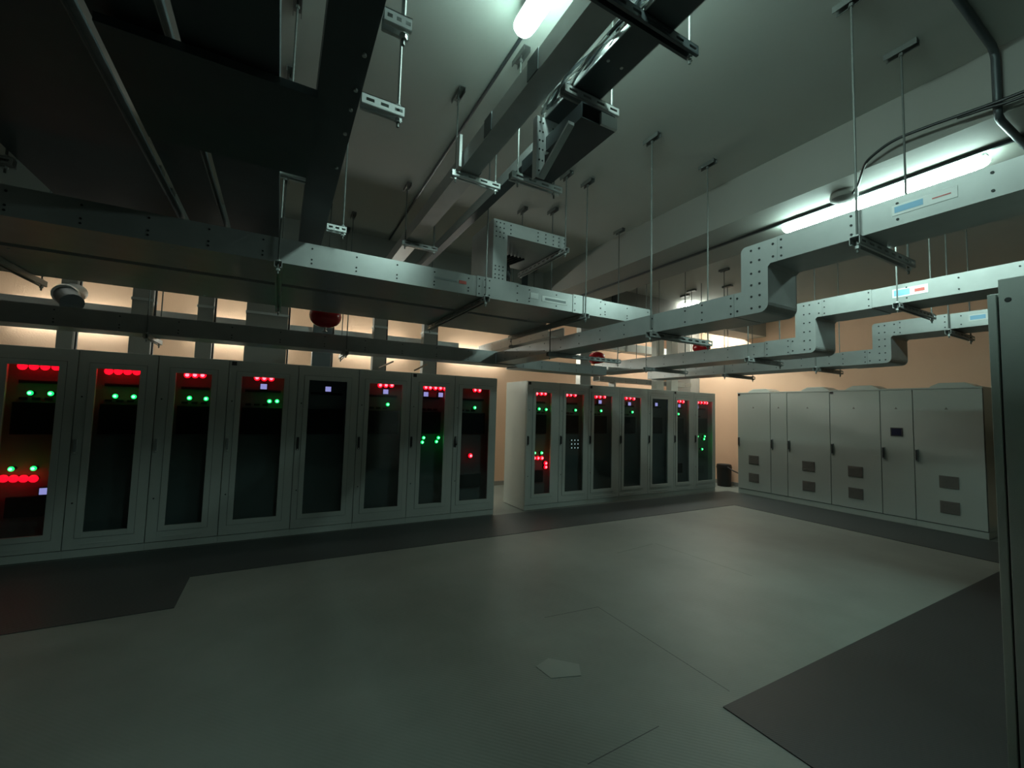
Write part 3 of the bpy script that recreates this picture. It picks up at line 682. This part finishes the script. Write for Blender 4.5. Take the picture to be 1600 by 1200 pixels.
# ================================================================ beam conduit, pipe, cable, junction disc
tag(MB().box(3.85, 3.87, -2.9, 5.44, ZB-0.022, ZB-0.0005, 'dark').build('conduit'), 'thin dark conduit along the underside of the long beam', 'conduit')
tag(MB().tube([(1.10, 1.0, 3.738), (1.125, 5.4, 3.738)], 0.011, 'dark', 8).build('conduit', None, 0, True), 'thin dark conduit running along the ceiling away from the ceiling lamp', 'conduit')
tag(MB().tube([(2.2, 0.69, 3.73), (3.42, 0.70, 3.73), (3.462, 0.70, 3.71), (3.475, 0.70, 3.68), (3.475, 0.70, 3.36), (3.49, 0.70, 3.335), (3.53, 0.70, 3.325), (4.2, 0.69, 3.325)], 0.019, 'dark', 12).build('pipe', None, 0, True),
    'dark pipe crossing the ceiling and bending down around the long beam', 'pipe')
t = thing('power_cable', 'pair of black cables drooping in front of the long beam to the round box', 'cable', (3.4, 0.9, 3.4)); A = At(t)
P = [(3.44, -1.2, 3.45), (3.43, 0.2, 3.385), (3.42, 0.592, 3.384), (3.42, 0.836, 3.404), (3.42, 0.98, 3.418), (3.42, 1.131, 3.423), (3.43, 1.23, 3.40), (3.45, 1.305, 3.366), (3.52, 1.36, 3.33), (3.62, 1.42, 3.315), (3.72, 1.50, 3.305), (3.735, 1.53, 3.31)]
def smooth(P, n=6):
    P = [Vector(p) for p in P]; out = []
    for i in range(len(P)-1):
        p0 = P[max(i-1, 0)]; p1 = P[i]; p2 = P[i+1]; p3 = P[min(i+2, len(P)-1)]
        for k in range(n):
            u = k/n; out.append(0.5*((2*p1)+(-p0+p2)*u+(2*p0-5*p1+4*p2-p3)*u*u+(-p0+3*p1-3*p2+p3)*u**3))
    out.append(P[-1]); return out
A('cable', MB().tube(smooth(P), 0.009, 'black', 8), 0, True)
A('cable', MB().tube(smooth([(3.44, -1.2, 3.43), (3.43, 0.2, 3.37), (3.425, 0.592, 3.362), (3.43, 0.74, 3.385), (3.43, 0.85, 3.40)]), 0.009, 'black', 8), 0, True)
t = thing('junction_box', 'round grey box under the long beam in front of its lamp', 'box', (3.74, 1.56, 3.30)); A = At(t)
A('body', MB().lathe((3.74, 1.56, 3.30), [(0.0005, -0.012), (0.05, -0.012), (0.085, 0.0), (0.09, 0.018), (0.085, 0.049), (0.0005, 0.0495)], 'wallg'), 0, True)

# flat dark pads in a row on the cross beam face
for k, x in enumerate((3.16, 3.78, 4.36, 4.95)):
    o = MB().box(x-0.05, x+0.05, 5.43, 5.449, 3.41, 3.70, 'dark').box(x-0.06, x+0.06, 5.44, 5.4495, 3.405, 3.43, 'dark').build('beam_pad', None, 0.003)
    tag(o, ['leftmost', 'second from left', 'third from left', 'rightmost'][k]+' dark pad on the face of the cross beam', 'bracket', 'dark pads on the cross beam')

# ceiling hangers without visible channels in the right bay
def drop_rod(x, y, label, z=2.36, top=ZC):
    t = thing('drop_rod', label, 'rod', (x, y, z), 'thin rods in the right bay'); A = At(t)
    A('rod', MB().cyl((x, y, z), (x, y, top), 0.005, 'rod', 8))
    A('ceiling_bracket', MB().box(x-0.03, x+0.03, y-0.08, y+0.08, top-0.03, top, 'rod'))
for k, (x, y) in enumerate(((6.08, 4.78), (6.25, 5.05), (6.35, 4.3), (5.1, 4.6), (4.95, 4.92))):
    drop_rod(x, y, 'thin threaded rod in the right bay, '+['by the lamp glare', 'just left of the lamp glare', 'right of the lamp glare', 'close behind the long beam', 'nearest the cross beam corner'][k])
# pale ducts crossing the bay beyond the cross beam
t = thing('ventilation_duct', 'pale duct under the ceiling beyond the cross beam, far right', 'duct', (6.9, 6.6, 3.0)); A = At(t)
A('duct', MB().box(5.9, 8.1, 6.75, 7.0, 2.95, 3.12, 'white'), 0.005)
for xx in (6.5, 7.3): A('flange', MB().box(xx, xx+0.03, 6.74, 7.01, 2.94, 3.13, 'steel'))
# round-ended tray ladders over the middle row
for xx in (6.3, 7.7): A('threaded_rod', MB().cyl((xx, 6.875, 3.121), (xx, 6.875, ZC), 0.006, 'rod', 8))
t = thing('cable_tray', 'shallow tray resting above the right half of the middle row', 'cable tray', (6.6, 6.2, 2.2)); A = At(t)
tray_x('run', 5.5, 8.2, 6.45, 6.64, 2.24, 2.34, A, 'steel', 0.3)
for xx in (5.9, 7.6): A('foot', MB().box(xx, xx+0.04, 6.46, 6.63, 2.105, 2.24, 'steel'))

# dark bin and hose in the corner gap
t = thing('waste_bin', 'dark bin standing in the corner gap between the two cabinet rows', 'bin', (9.17, 6.32, 0)); A = At(t)
A('body', MB().lathe((9.17, 6.32, 0), [(0.0005, 0.0), (0.14, 0.0), (0.155, 0.40), (0.165, 0.42), (0.16, 0.42), (0.145, 0.02), (0.0005, 0.02)], 'black', 20), 0, True)
A('liner', MB().lathe((9.17, 6.32, 0), [(0.158, 0.40), (0.17, 0.43), (0.15, 0.50), (0.10, 0.47), (0.0005, 0.44)], 'black', 20), 0, True)
tag(MB().tube(smooth([(9.10, 6.20, 0.46), (9.12, 6.05, 0.38), (9.10, 5.85, 0.34), (9.10, 5.66, 0.33)]), 0.014, 'black', 8).build('hose', None, 0, True), 'black hose from the bin to the first pale cabinet', 'hose')
